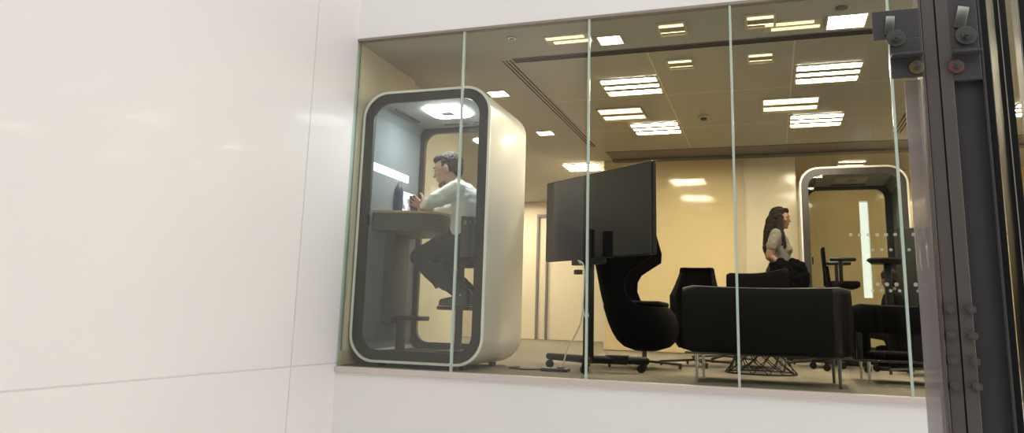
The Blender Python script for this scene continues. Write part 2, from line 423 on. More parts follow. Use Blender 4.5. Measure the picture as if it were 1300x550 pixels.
# linear air diffusers
def diffuser(x0, x1, y0, y1, label, along):
    t = empty('air_diffuser', ((x0+x1)/2, (y0+y1)/2, H-.004), label, 'air vent', 'linear slot air diffusers')
    MB().box(x0, x1, y0, y1, H-.008, H).build('frame', M['fitting'] if along == 'y' else M['beam'], t, False)
    for k in range(3):
        if along == 'y':
            w = (x1-x0)/3.; c = x0+w*(k+.5); MB().box(c-w*.24, c+w*.24, y0+.01, y1-.01, H-.011, H-.006).build('slot', M['seam'], t, False)
        else:
            w = (y1-y0)/3.; c = y0+w*(k+.5); MB().box(x0+.01, x1-.01, c-w*.22, c+w*.22, H-.011, H-.006).build('slot', M['seam'], t, False)
diffuser(.935, 1.03, .66, 3.93, 'long slotted air diffuser running back from the window, left one', 'y')
diffuser(4.255, 4.35, .66, 3.93, 'slotted air diffuser running back beside the steel column on the right', 'y')
diffuser(1.035, 4.25, .66, .755, 'slotted air diffuser running parallel to the window across the ceiling', 'x')
t = empty('smoke_detector', (2.38, 2.78, H), 'small round smoke detector in the middle of the tiled ceiling', 'smoke detector')
MB().lathe((2.38, 2.78, 0), [(.055, H-.004), (.055, H-.02), (.045, H-.028)]).build('base', M['fitting'], t)
MB().lathe((2.38, 2.78, 0), [(.032, H-.028), (.032, H-.045), (.015, H-.052)]).build('sensor', M['pod_dark'], t)
t = empty('recessed_spotlight', (1.186, .215, H), 'tiny chrome recessed spotlight by the window head above the near pod', 'spotlight')
MB().lathe((1.186, .215, 0), [(.036, H-.001), (.036, H-.008), (.024, H-.010)]).build('bezel', M['chrome'], t)
MB().lathe((1.186, .215, 0), [(.02, H-.010), (.014, H-.012)]).build('lens', M['pod_dark'], t)
t = empty('ceiling_sensor', (3.47, .22, H), 'small dark round ceiling sensor near the long pale bars', 'sensor')
MB().lathe((3.47, .22, 0), [(.04, H-.001), (.038, H-.010), (.02, H-.016)]).build('cover', M['beam'], t)

# ------------------------------------------------------------------ the phone pods
def pod(x0, x1, y0, y1, z0, z1, label, cat, strip=True, r=.20):
    t = empty('phone_pod', ((x0+x1)/2, (y0+y1)/2, 0), label, cat)
    th = .075
    out = lambda i: rrect(x0+i, x1-i, z0+i, z1-i, max(.02, r-i*.75))
    # white shell: outer skin, front lip, inner skin
    mb = MB()
    rings = [ring_xz(out(.012), y0+.008), ring_xz(out(.004), y0+.010), ring_xz(out(0), y0+.03), ring_xz(out(0), y1-.05), ring_xz(out(.012), y1-.012), ring_xz(out(.05), y1),
             ring_xz(out(.05), y1-.01), ring_xz(out(.045), y0+.03), ring_xz(out(.018), y0+.022)]
    n = len(rings)
    V = [[mb.bm.verts.new(p) for p in rg] for rg in rings]
    for i in range(n):
        A, B = V[i], V[(i+1) % n]
        for k in range(len(A)): mb.bm.faces.new((A[k], A[(k+1) % len(A)], B[(k+1) % len(A)], B[k]))
    mb.build('shell', M['pod_white'], t)
    def annulus(i0, i1, ya, yb, name, m):
        mb = MB(); V = [[mb.bm.verts.new(p) for p in rg] for rg in (ring_xz(out(i0), ya), ring_xz(out(i1), ya), ring_xz(out(i1), yb), ring_xz(out(i0), yb))]
        for i in range(4):
            A, B = V[i], V[(i+1) % 4]
            for k in range(len(A)): mb.bm.faces.new((A[k], A[(k+1) % len(A)], B[(k+1) % len(A)], B[k]))
        return mb.build(name, m, t)
    annulus(-.001, .017, y0-.002, y0+.012, 'rim', M['pod_rim'] if strip else M['pod_white'])
    annulus(.0175, .088, y0+.004, y0+.030, 'front_frame', M['pod_dark'])
    annulus(.050, .125, y1-.06, y1-.02, 'back_frame', M['pod_dark'])
    def sheet(i0, ya, yb, name):
        mb = MB(); mb.loft([ring_xz(out(i0), ya), ring_xz(out(i0), yb)]); return mb.build(name, M['pod_glass'], t)
    sheet(.089, y0+.012, y0+.020, 'glass_door'); sheet(.126, y1-.045, y1-.037, 'back_glass')
    # door hinge / handle on the frame
    MB().box(x0+.095, x0+.110, y0-.02, y0+.004, 1.02, 1.10, .003).build('door_handle', M['blackp'], t)
    # lining
    L = th+.013
    MB().box(x0+.046, x0+L, y0+.04, y1-.07, z0+.15, z1-.17, .003).build('wall_lining', M['felt'], t)
    MB().box(x1-.055, x1-.046, y0+.04, y1-.07, z0+.15, z1-.17).build('wall_lining', M['felt'], t)
    MB().box(x0+.13, x1-.13, y0+.04, y1-.07, z1-.085, z1-.055).build('ceiling_lining', M['pod_ceil'], t)
    q = 8
    for sx, c in ((1, x0+.046), (-1, x1-.046)):   # curved upper and lower corners of the lining
        for zc, dz in ((z1-.17, 1), (z0+.15, -1)):
            pts = []
            RR = .11
            for k in range(q+1):
                a = PI/2*k/q
                pts.append((c+sx*(.03+RR*(1-math.cos(a))), zc+dz*(RR*math.sin(a)-.01)))
            ring0 = [Vector((x, y0+.04, z)) for x, z in pts]+[Vector((x-sx*.008, y0+.04, z+dz*.006)) for x, z in reversed(pts)]
            ring1 = [Vector((p.x, y1-.07, p.z)) for p in ring0]
            MB().loft([ring0, ring1]).build('corner_lining', M['felt'], t)
    MB().box(x0+.12, x1-.12, y0+.04, y1-.07, z0+.046, z0+.075).build('pod_floor', M['pod_floor'], t)
    # square ring lamp
    cx, cy, cz = x0+.56, (y0+y1)/2-.12, z1-.085
    mb = MB()
    def rr(h, z): return [Vector((cx+px, cy+pz, z)) for px, pz in rrect(-h, h, -h, h, h*.5, 6)]
    V = [[mb.bm.verts.new(p) for p in rg] for rg in (rr(.165, cz), rr(.165, cz-.014), rr(.155, cz-.018), rr(.060, cz-.018), rr(.057, cz))]
    for i in range(4):
        for k in range(len(V[0])): mb.bm.faces.new((V[i][k], V[i][(k+1) % len(V[0])], V[i+1][(k+1) % len(V[0])], V[i+1][k]))
    mb.build('lamp', M['lampc'] if strip else M['fitting'], t)
    MB().loft([rr(.050, cz-.001), rr(.050, cz-.024)]).build('lamp_hub', M['pod_ceil'], t)
    MB().box(x0+.16, x0+.195, y0+.18, y0+.60, cz-.012, cz+.001, .004).build('air_slot', M['pod_dark'], t)
    MB().box(x0+.36, x0+.74, y1-.20, y1-.17, cz-.010, cz+.001, .003).build('air_slot', M['pod_dark'], t)
    if strip: MB().box(x0+L-.002, x0+L+.006, y0+.045, y0+.64, 1.452, 1.513, .002).build('light_strip', M['strip'], t)
    MB().lathe(((x0+x1)/2+.05, (y0+y1)/2, 0), [(.20, z1-.002), (.20, z1+.018), (.17, z1+.028)], 32).build('roof_fan', M['pod_dark'], t)
    for px in (x0+.2, x1-.2):
        for py in (y0+.15, y1-.15): MB().cyl((px, py, -.006), (px, py, z0-.001), .03).build('glide', M['blackp'], t)
    return t
P1 = pod(.018, 1.066, .13, 1.045, .024, 2.055, 'large white-rimmed glass phone pod by the window with a man working inside', 'phone booth')
# desk inside the near pod
def desk(parent_x0):
    t = empty('pod_desk', (.35, .5, 1.0), 'dark rounded desk with pale wood edge fixed in the near pod', 'desk')
    pts = [(.107, .20), (.30, .235), (.48, .275), (.56, .32), (.605, .39), (.615, .48), (.60, .62), (.56, .76), (.50, .86), (.107, .90)]
    MB().loft([[Vector((x, y, z)) for x, y in pts] for z in (1.128, 1.145)]).build('desk_top', M['wood'], t)
    sh = [(max(.107, x-.008), y+(.008 if y < .5 else -.008)) for x, y in pts]
    MB().loft([[Vector((x, y, z)) for x, y in sh] for z in (.995, 1.1275)]).build('apron', M['table_dark'], t)
    MB().box(.107, .20, .42, .68, .30, .995, .01).build('support', M['table_dark'], t)
desk(0)
def footrest():
    t = empty('footrest', (.26, .5, .1), 'low dark footrest on a post under the pod desk', 'footrest')
    MB().box(.212, .445, .40, .60, .325, .362, .012, 3).build('platform', M['blackp'], t)
    MB().box(.225, .275, .46, .54, .10, .325, .006).build('post', M['blackp'], t)
footrest()
def stool():
    t = empty('pod_stool', (.73, .5, .1), 'tall black stool with perforated backrest, the man sits on it', 'stool')
    MB().cyl((.73, .5, .10), (.73, .5, .74), .028, .028, 24).build('column', M['blackp'], t)
    MB().lathe((.73, .5, 0), [(.16, .100), (.16, .112), (.06, .124)]).build('base', M['blackp'], t)
    MB().box(.60, .83, .36, .64, .412, .440, .010, 3).build('footrest_platform', M['blackp'], t)
    MB().lathe((.76, .5, 0), [(.10, .735), (.185, .75), (.20, .775), (.185, .795), (.10, .800)]).build('seat', M['black'], t)
    # curved perforated backrest
    mb = MB(); c = Vector((.735, .5, 0)); R = .215; n = 28
    rows = [(.80, 0), (.86, 1), (1.035, 0), (1.05, 2), (1.075, 0), (1.10, 0)]
    zs = [.80, .86, 1.04, 1.072, 1.10]
    def P(a, z, rad): return c + Vector((math.cos(a)*rad, math.sin(a)*rad, z))
    for iz in range(4):
        for k in range(n):
            if iz == 2 and k % 2 == 1: continue
            a0, a1 = [math.radians(-72+144*(k+j)/n) for j in (0, 1)]
            q = [P(a0, zs[iz], R), P(a1, zs[iz], R), P(a1, zs[iz+1], R), P(a0, zs[iz+1], R)]
            w = [P(a0, zs[iz], R+.014), P(a1, zs[iz], R+.014), P(a1, zs[iz+1], R+.014), P(a0, zs[iz+1], R+.014)]
            q = [mb.bm.verts.new(v) for v in q]; w = [mb.bm.verts.new(v) for v in w]
            mb.bm.faces.new(q); mb.bm.faces.new(w[::-1])
            for j in range(4): mb.bm.faces.new((q[j], w[j], w[(j+1) % 4], q[(j+1) % 4]))
    mb.build('backrest', M['table_dark'], t, False)
    MB().box(.90, .96, .47, .53, .745, .86, .008).box(.80, .94, .47, .53, .735, .76, .005).build('back_bracket', M['blackp'], t)
stool()

# ------------------------------------------------------------------ people
def head_parts(mb, hm, s=1.0, beard=False):
    """head shapes in local coordinates, face towards +x, origin at the ear centre"""
    def B(c, r, rot=None):
        c = hm @ Vector([v*s for v in c]); r = tuple(v*s for v in r)
        mb.ball(c, r, (hm.to_3x3() @ (rot or Matrix.Identity(3))), 24, 16)
    B((-.010, 0, .030), (.098, .074, .088))       # cranium
    B((.045, 0, .015), (.050, .062, .070))        # forehead and brow
    B((.040, 0, -.045), (.050, .052, .062))       # mid face
    B((.030, 0, -.080), (.052, .045, .036))       # jaw
    B((.068, 0, -.098), (.020, .020, .017))       # chin
    B((.086, 0, .022), (.012, .040, .010))        # brow ridge
    B((.096, 0, -.012), (.010, .009, .024), Matrix.Rotation(-.35, 3, 'Y'))   # nose bridge
    B((.106, 0, -.032), (.013, .013, .010))       # nose tip
    B((.088, 0, -.060), (.010, .021, .006))       # upper lip
    B((.086, 0, -.070), (.010, .018, .006))       # lower lip
    for e in (-1, 1):
        B((.062, e*.040, -.022), (.026, .018, .022))   # cheek
        B((-.004, e*.076, -.008), (.016, .008, .030), Matrix.Rotation(.25, 3, 'Y'))   # ear
        B((.078, e*.030, .003), (.010, .013, .008))    # eyelids
def face_extras(hm, s, parent, brow=True):
    for e in (-1, 1):
        c = hm @ Vector((.0865*s, e*.030*s, .003*s))
        MB().ball(c, .0058*s, None, 12, 8).build('eye', M['dark_top'], parent)
        if brow:
            MB().ball(hm @ Vector((.094*s, e*.030*s, .026*s)), (.006*s, .017*s, .0038*s), hm.to_3x3(), 12, 8).build('eyebrow', M['hair'], parent)

def hand(mb, wrist, dirv, palm_n, spread=.018, curl=.35, s=1.0, side=1):
    """palm plus five bent fingers; dirv = finger direction, palm_n = palm normal, side = thumb side"""
    d = Vector(dirv).normalized(); n = Vector(palm_n); n = (n-d*n.dot(d)).normalized(); l = d.cross(n).normalized()*side
    w = Vector(wrist)
    for k, q in enumerate((-.028, -.010, .010, .027)):
        mb.cap(w+l*q*.5*s, w+d*.078*s+l*q*s, .015*s, .0115*s)
    L = [.058, .070, .076, .066]
    for k, q in enumerate((-.034, -.012, .012, .034)):
        p = w+d*.080*s+l*q*s; a = curl*.5; pts = [p]; rr = [.0088*s]
        fan = l*(q*.35)
        for j, f in enumerate((.45, .32, .23)):
            dd = (d*math.cos(a)+n*math.sin(a)+fan*9).normalized()
            p = p+dd*L[k]*f*s; pts.append(p); rr.append((.0080-.0009*j)*s); a += curl
        mb.chain(pts, rr)
    t0 = w+d*.018*s+l*.030*s
    t1 = t0+(d*.6+l*.75+n*.25).normalized()*.036*s
    t2 = t1+(d*.85+l*.35+n*.35).normalized()*.030*s
    t3 = t2+(d*.95+l*.1+n*.35).normalized()*.024*s
    mb.chain([t0, t1, t2, t3], [.014*s, .0115*s, .010*s, .0085*s])

def man():
    t = empty('person', (.76, .5, .80), 'man in white shirt and dark trousers seated at the pod desk, facing left', 'person')
    hm = Matrix.Translation((.588, .50, 1.500)) @ Matrix.Rotation(PI, 4, 'Z') @ Matrix.Rotation(.16, 4, 'Z') @ Matrix.Rotation(.20, 4, 'Y')
    s = 1.10
    mb = MB()
    head_parts(mb, hm, s)
    mb.chain([(.60, .5, 1.455), (.665, .5, 1.33)], [.058, .068])
    # torso and limbs under the clothes
    mb.body([(.78, .5, .90, .09, .14), (.77, .5, 1.05, .09, .14), (.765, .5, 1.2, .09, .16), (.70, .5, 1.34, .05, .10)])
    for y0, el, wr in ((.335, (.575, .285, 1.215), (.440, .385, 1.195)), (.665, (.52, .70, 1.205), (.42, .63, 1.20))):
        mb.chain([(.725, y0, 1.315), el, wr], [.045, .038, .026])
    hand(mb, (.440, .385, 1.195), (-.80, .12, .44), (.10, .98, .15), curl=.30, s=1.02, side=-1)
    hand(mb, (.42, .63, 1.20), (-.93, -.20, .15), (0, -.3, -.95), curl=.35, s=1.12, side=-1)
    for y0, kn, an in ((.42, (.43, .385, .80), (.80, .43, .52)), (.58, (.44, .60, .80), (.81, .57, .53))):
        mb.chain([(.76, y0, .885), kn, an], [.07, .05, .035])
    b = mb.build('body', M['skin'], t); fuse(b, .0052, 3)
    face_extras(hm, s, t)
    # hair: short, swept, close at the sides and nape
    def HB(mb, c, r, rot=None): mb.ball(hm @ Vector([v*s for v in c]), tuple(v*s for v in r), hm.to_3x3() @ (rot or Matrix.Identity(3)), 24, 16)
    mb = MB()
    HB(mb, (-.026, 0, .048), (.092, .079, .080)); HB(mb, (.018, 0, .083), (.078, .064, .040)); HB(mb, (.062, 0, .084), (.034, .052, .028))
    HB(mb, (-.060, 0, .010), (.052, .070, .070)); HB(mb, (-.068, 0, -.030), (.034, .054, .038))
    for e in (-1, 1): HB(mb, (.014, e*.064, .036), (.014, .012, .034)); HB(mb, (-.035, e*.062, .010), (.035, .016, .045))
    h = mb.build('hair', M['hair'], t); fuse(h, .005, 3, .5, .006, .018)
    mb = MB()   # trimmed beard along jaw and chin
    HB(mb, (.070, 0, -.1005), (.0205, .0205, .0165)); HB(mb, (.0925, 0, -.0515), (.0075, .020, .0045))
    for e in (-1, 1): HB(mb, (.042, e*.034, -.092), (.034, .0095, .0165), Matrix.Rotation(-.3*e, 3, 'Z'))
    fuse(mb.build('beard', M['beard'], t), .004, 2, .5)
    g = MB()
    for e in (-1, 1):
        pts = [hm @ Vector((.103*s, (e*.030+.021*math.cos(a))*s, (.000+.017*math.sin(a))*s)) for a in [2*PI*k/16 for k in range(16)]]
        g.tube(pts, .0017, 6, True)
        g.tube([hm @ Vector(v) for v in ((.103*s, e*.051*s, .004*s), (.05*s, e*.074*s, .008*s), (-.01*s, e*.083*s, .010*s))], .0016, 6)
    g.tube([hm @ Vector(v) for v in ((.104*s, -.010*s, .003*s), (.108*s, 0, .006*s), (.104*s, .010*s, .003*s))], .0016, 6)
    g.build('glasses', M['laptop'], t)
    # shirt
    mb = MB()
    mb.body([(.748, .5, .950, .118, .165), (.757, .5, 1.00, .118, .165), (.768, .5, 1.06, .122, .170), (.778, .5, 1.13, .125, .180), (.772, .5, 1.20, .118, .190), (.750, .5, 1.27, .105, .195), (.715, .5, 1.325, .085, .175), (.672, .5, 1.375, .058, .085), (.655, .5, 1.395, .048, .064)])
    for y0, el, wr in ((.335, (.575, .285, 1.220), (.452, .378, 1.196)), (.665, (.52, .70, 1.21), (.435, .635, 1.203))):
        sh = (.725, y0, 1.300)
        mb.chain([sh, el, wr], [.078, .058, .036])
        mb.chain([(.72, .5+(y0-.5)*.45, 1.325), sh], [.075, .076])
    fuse(mb.build('shirt', M['shirt'], t), .008, 8, .5, .007, .075)
    mb = MB()
    mb.body([(.66, .5, .985, .08, .13), (.75, .5, .985, .118, .160), (.78, .5, .93, .130, .172), (.78, .5, .87, .120, .172), (.77, .5, .825, .090, .160)])
    for y0, kn, hem in ((.415, (.438, .383, .800), (.735, .42, .570)), (.585, (.45, .605, .800), (.745, .575, .575))):
        kn = Vector(kn); hem = Vector(hem)
        mb.chain([(.77, y0, .905), (.60, y0-.01, .880), kn], [.105, .098, .078])
        mb.chain([kn, kn.lerp(hem, .45)+Vector((0, 0, -.015)), hem], [.078, .080, .062])
        mb.cyl(kn.lerp(hem, .35), kn.lerp(hem, .72)+Vector((-.03, 0, -.035)), .075, .062)
    fuse(mb.build('trousers', M['trousers'], t), .009, 6, .5, .006, .08)
    for y0 in (.43, .575):
        mb = MB()
        mb.cap((.80, y0, .545), (.835, y0, .500), .045, .040)
        mb.cap((.835, y0, .490), (.72, y0-.01, .480), .042, .040)
        mb.cap((.72, y0-.01, .478), (.625, y0-.02, .468), .038, .026)
        mb.box(.60, .875, y0-.045, y0+.035, .443, .455, .005)
        fuse(mb.build('shoe', M['shoe'], t), .006, 4, .5)
man()

def woman():
    t = empty('person', (3.08, 3.8, 0), 'woman with long dark hair and grey t-shirt walking right, dark coat over her arm', 'person')
    X, Y = 3.055, 3.80
    hm = Matrix.Translation((3.090, Y, 1.508)) @ Matrix.Rotation(-.30, 4, 'Z') @ Matrix.Rotation(.05, 4, 'Y')
    s = 1.0
    mb = MB(); head_parts(mb, hm, s)
    mb.chain([(3.075, Y, 1.45), (3.055, Y, 1.33)], [.045, .052])
    mb.body([(3.05, Y, .85, .10, .16), (3.06, Y, .98, .09, .14), (3.07, Y, 1.1, .085, .13), (3.07, Y, 1.24, .09, .15), (3.055, Y, 1.35, .05, .11)])
    # near arm: elbow bent back, forearm forward; far arm lower
    mb.chain([(3.035, Y-.175, 1.315), (2.965, Y-.20, 1.075), (3.13, Y-.20, .955), (3.235, Y-.17, .905)], [.050, .042, .034, .024])
    hand(mb, (3.235, Y-.17, .905), (.86, .10, -.45), (-.3, .75, -.45), curl=.45, s=.95, side=1)
    mb.chain([(3.045, Y+.175, 1.315), (3.02, Y+.21, 1.07), (3.16, Y+.16, .93)], [.048, .040, .026])
    hand(mb, (3.16, Y+.16, .93), (.9, -.2, -.3), (0, -.5, -.8), curl=.4, s=.95, side=-1)
    for dy, kn, an in ((-.09, (3.14, Y-.09, .47), (3.17, Y-.09, .09)), (.09, (3.03, Y+.09, .48), (2.86, Y+.09, .13))):
        mb.chain([(3.05, Y+dy, .88), kn, an], [.085, .055, .038])
    fuse(mb.build('body', M['skin2'], t), .0065, 3)
    face_extras(hm, s, t, True)
    mb = MB()
    def HB(c, r, rot=None): mb.ball(hm @ Vector([v*s for v in c]), tuple(v*s for v in r), hm.to_3x3() @ (rot or Matrix.Identity(3)), 24, 16)
    HB((-.020, 0, .045), (.096, .085, .086)); HB((.030, 0, .080), (.060, .066, .038)); HB((-.06, 0, .0), (.060, .078, .09))
    mb.body([(3.055, Y, 1.56, .07, .085), (3.025, Y, 1.47, .085, .095), (2.995, Y, 1.36, .080, .115), (2.965, Y, 1.25, .060, .12), (2.945, Y, 1.17, .045, .10), (2.945, Y, 1.11, .025, .06)])
    # locks falling in front of the near shoulder
    mb.chain([(3.085, Y-.075, 1.52), (3.075, Y-.095, 1.42), (3.085, Y-.125, 1.32), (3.115, Y-.120, 1.20), (3.125, Y-.11, 1.12)], [.036, .042, .042, .034, .014])
    mb.chain([(3.085, Y+.075, 1.52), (3.07, Y+.10, 1.40), (3.09, Y+.125, 1.25)], [.034, .040, .020])
    fuse(mb.build('hair', M['hair2'], t), .007, 4, .5, .010, .03)
    mb = MB()
    mb.body([(3.07, Y, .985, .100, .150), (3.075, Y, 1.04, .098, .145), (3.085, Y, 1.11, .098, .145), (3.085, Y, 1.18, .108, .155), (3.07, Y, 1.26, .100, .160), (3.055, Y, 1.34, .070, .150), (3.055, Y, 1.37, .050, .09)])
    for dy in (-1, 1): mb.ball((3.145, Y+dy*.062, 1.165), (.062, .060, .062))
    for dy, el in ((-1, (2.99, Y-.198, 1.185)), (1, (3.03, Y+.195, 1.18))):
        mb.chain([(3.05, Y+dy*.10, 1.335), (3.035, Y+dy*.170, 1.310), el], [.058, .060, .054])
    fuse(mb.build('t_shirt', M['tee'], t), .008, 5, .5, .006, .06)
    mb = MB()
    mb.body([(3.06, Y, 1.0, .105, .155), (3.04, Y, .92, .118, .172), (3.04, Y, .84, .115, .175)])
    for dy, kn, an in ((-.09, (3.14, Y-.09, .47), (3.17, Y-.09, .09)), (.09, (3.03, Y+.09, .48), (2.86, Y+.09, .13))):
        mb.chain([(3.045, Y+dy, .86), kn, an], [.10, .070, .058])
    fuse(mb.build('trousers', M['trousers'], t), .010, 5, .5, .005, .08)
    for (x, y, z, rot) in ((3.17, Y-.09, 0, 0), (2.86, Y+.09, .03, .25)):
        mb = MB(); mb.cap((x-.03, y, z+.045), (x+.08, y, z+.040), .040, .036); mb.cap((x+.08, y, z+.038), (x+.155, y, z+.028), .034, .024); mb.cap((x-.01, y, z+.05), (x, y, z+.10), .04, .04)
        fuse(mb.build('shoe', M['shoe'], t), .007, 3)
woman()
def coat():
    mb = MB(); Y = 3.60
    mb.body([(3.12, Y, 1.045, .05, .05), (3.10, Y, 1.02, .13, .075), (3.12, Y, .96, .165, .09), (3.14, Y, .84, .185, .09), (3.16, Y, .70, .19, .08), (3.17, Y, .56, .17, .06)])
    mb.chain([(3.20, Y, 1.03), (3.27, Y, .98), (3.31, Y, .86), (3.32, Y, .72)], [.035, .05, .05, .03])
    o = fuse(mb.build('coat', M['coatm'], None), .010, 4, .5, .016, .07)
    tag(o, 'black coat draped over the forearm of the walking woman', 'coat')
coat()

def reflected_figure():  # solid body added in place of a reflection
    t = empty('person', (4.07, 3.3, .25), 'dark seated figure standing in for a reflected person, low behind the chairs on the right', 'person')
    hm = Matrix.Translation((4.06, 3.3, .83)) @ Matrix.Rotation(2.0, 4, 'Z') @ Matrix.Rotation(.15, 4, 'Y')
    mb = MB(); head_parts(mb, hm, .84); mb.chain([(4.07, 3.3, .80), (4.08, 3.3, .68)], [.04, .045])
    mb.body([(4.09, 3.3, .27, .11, .15), (4.09, 3.3, .45, .09, .14), (4.085, 3.3, .6, .09, .15), (4.08, 3.3, .70, .05, .10)])
    for d in (-1, 1):
        mb.chain([(4.08, 3.3+d*.16, .66), (4.05, 3.3+d*.2, .46), (3.88, 3.3+d*.12, .42)], [.045, .038, .028])
        hand(mb, (3.88, 3.3+d*.12, .42), (-1, -d*.2, 0), (0, 0, -1), s=.9, side=d)
        mb.chain([(4.08, 3.3+d*.09, .32), (3.78, 3.3+d*.11, .34), (3.76, 3.3+d*.11, .06)], [.08, .055, .04])
    fuse(mb.build('body', M['skin2'], t), .008, 3)
    mb = MB()
    for c, r in (((-.02, 0, .04), (.100, .088, .092)), ((-.05, 0, -.01), (.07, .08, .08)), ((.03, 0, .07), (.06, .07, .04))):
        mb.ball(hm @ Vector([v*.84 for v in c]), tuple(v*.84 for v in r), hm.to_3x3())
    fuse(mb.build('hair', M['hair2'], t), .007, 3, .5, .005, .03)
    mb = MB()
    mb.body([(4.09, 3.3, .30, .125, .17), (4.09, 3.3, .45, .11, .16), (4.085, 3.3, .6, .11, .18), (4.08, 3.3, .68, .08, .14), (4.075, 3.3, .73, .045, .06)])
    for d in (-1, 1): mb.chain([(4.08, 3.3+d*.15, .65), (4.05, 3.3+d*.2, .46), (3.92, 3.3+d*.14, .425)], [.062, .052, .038])
    fuse(mb.build('jacket', M['dark_top'], t), .009, 4, .5, .006, .07)
    mb = MB()
    mb.body([(4.0, 3.3, .30, .1, .16), (4.10, 3.3, .30, .12, .17)])
    for d in (-1, 1): mb.chain([(4.08, 3.3+d*.09, .33), (3.78, 3.3+d*.11, .35), (3.76, 3.3+d*.11, .10)], [.095, .07, .06])
    fuse(mb.build('trousers', M['trousers'], t), .010, 4)
    for d in (-1, 1):
        mb = MB(); y = 3.3+d*.11; mb.cap((3.78, y, .045), (3.64, y, .032), .042, .030)
        fuse(mb.build('shoe', M['shoe'], t), .007, 3)
reflected_figure()
t = empty('pouf', (4.10, 3.3, 0), 'low dark pouf under the seated stand-in figure', 'pouf')
MB().lathe((4.10, 3.3, 0), [(.17, .0), (.19, .02), (.20, .12), (.19, .19), (.15, .205)]).build('cushion', M['black'], t)
MB().lathe((4.10, 3.3, 0), [(.15, -.007), (.15, -.0005)]).build('base_disc', M['blackp'], t)

# ------------------------------------------------------------------ things on the pod desk
def bottle(x, y):
    t = empty('water_bottle', (x, y, 1.145), 'navy metal water bottle with silver cap on the pod desk', 'bottle')
    MB().lathe((x, y, 0), [(.030, 1.1455), (.036, 1.149), (.037, 1.18), (.037, 1.30), (.034, 1.325), (.022, 1.350), (.0175, 1.358)]).build('flask', M['bottle'], t)
    MB().lathe((x, y, 0), [(.018, 1.3585), (.0185, 1.365), (.0185, 1.385), (.016, 1.390)]).build('cap', M['silver'], t)
bottle(.252, .33)
def laptop():
    t = empty('laptop', (.24, .62, 1.1455), 'open laptop with bright screen leaning by the pod wall', 'laptop')
    MB().box(.185, .345, .53, .80, 1.146, 1.160, .004).build('keyboard_base', M['laptop'], t)
    R = Matrix.Rotation(-.22, 3, 'Y')
    c = Vector((.168, .66, 1.262))
    MB().obox(c, (.010, .30, .215), R, .004).build('lid', M['blackp'], t)
    MB().obox(c+R @ Vector((.0058, 0, 0)), (.0015, .28, .195), R).build('screen', M['display'], t, False)
laptop()
def phone():
    t = empty('smartphone', (.325, .44, 1.15), 'black smartphone held upright by the seated man', 'phone')
    R = Matrix.Rotation(1.15, 3, 'Z') @ Matrix.Rotation(-.10, 3, 'Y')
    c = Vector((.312, .478, 1.222))
    MB().obox(c, (.010, .085, .150), R, .0045, 3).build('case', M['blackp'], t)
    MB().obox(c+R @ Vector((-.0055, 0, 0)), (.001, .074, .138), R).build('screen', M['screen'], t, False)
    MB().obox(c+R @ Vector((.0058, -.025, .055)), (.003, .02, .02), R, .001).build('camera_bump', M['table_dark'], t)
phone()

# ------------------------------------------------------------------ display on a rolling stand
def display():
    t = empty('display_stand', (1.70, .62, 0), 'large black display on a wheeled black stand near the window', 'display stand')
    a = Vector((1.225, 1.10, 0)); b = Vector((2.215, .31, 0)); d = (b-a).normalized(); n = Vector((d.y, -d.x, 0))  # n faces the glass
    R = Matrix((d, -n, Vector((0, 0, 1)))).transposed()
    c = (a+b)/2+Vector((0, 0, 1.150)); L = (b-a).length
    MB().obox(c-n*.02, (L, .035, .655), R, .006).build('screen_housing', M['blackp'], t, False)
    MB().obox(c, (L-.016, .006, .638), R, .001).build('screen', M['screen'], t, False)
    col = Vector((1.705, .600, 0))
    MB().obox(col+Vector((0, 0, .545)), (.075, .045, .97), R, .006).build('column', M['blackp'], t)
    MB().obox(col+Vector((0, 0, .790))+n*.005, (.34, .06, .045), R, .004).build('cross_bracket', M['blackp'], t)
    MB().obox(col-d*.09+n*.03+Vector((0, 0, .715)), (.06, .04, .035), R, .004).build('cable_clip', M['blackp'], t)
    base = MB()
    base.cap((1.33, .90, .085), (1.70, .66, .085), .026, .030)
    base.cap((1.70, .70, .085), (2.09, .80, .085), .030, .028)
    base.box(1.80, 1.97, .715, .80, .055, .120, .01)
    base.cap((1.70, .66, .085), (1.73, .42, .085), .030, .026)
    base.cap((1.70, .66, .085), (1.60, 1.02, .085), .030, .026)
    base.build('base_frame', M['blackp'], t)
    for x, y in ((1.345, .90), (2.065, .80), (1.73, .42), (1.60, 1.02)):
        k = MB().cyl((x, y, .045), (x, y, .085), .012).build('castor', M['blackp'], t)
        MB().cyl((x-.010, y-.014, .028), (x-.010, y-.004, .028), .030, seg=20, bev=.003).cyl((x-.010, y+.004, .028), (x-.010, y+.014, .028), .030, seg=20, bev=.003).build('wheel', M['blackp'], k)
    pts = [(1.64, .60, .775), (1.63, .575, .795), (1.665, .565, .775), (1.68, .56, .72), (1.678, .56, .60), (1.672, .56, .47), (1.685, .555, .40), (1.70, .555, .38), (1.712, .557, .40), (1.70, .560, .43)]
    mb = MB(); mb.tube(smooth_pts(pts), .0055, 8)
    pts = [(1.672, .56, .47), (1.660, .555, .36), (1.62, .55, .26), (1.56, .56, .16), (1.53, .57, .06), (1.50, .58, .012)]
    mb.tube(smooth_pts(pts), .0055, 8)
    mb.build('power_cable', M['white_cable'], t)
def smooth_pts(pts, n=6):
    P = [Vector(p) for p in pts]; out = []
    for i in range(len(P)-1):
        p0, p1, p2, p3 = P[max(i-1, 0)], P[i], P[i+1], P[min(i+2, len(P)-1)]
        for k in range(n):
            t = k/n
            out.append(.5*((2*p1)+(p2-p0)*t+(2*p0-5*p1+4*p2-p3)*t*t+(3*p1-p0-3*p2+p3)*t**3))
    out.append(P[-1]); return out
display()
t = empty('socket_strip', (1.45, .62, 0), 'flat black socket plate on the carpet beneath the display stand', 'power strip')
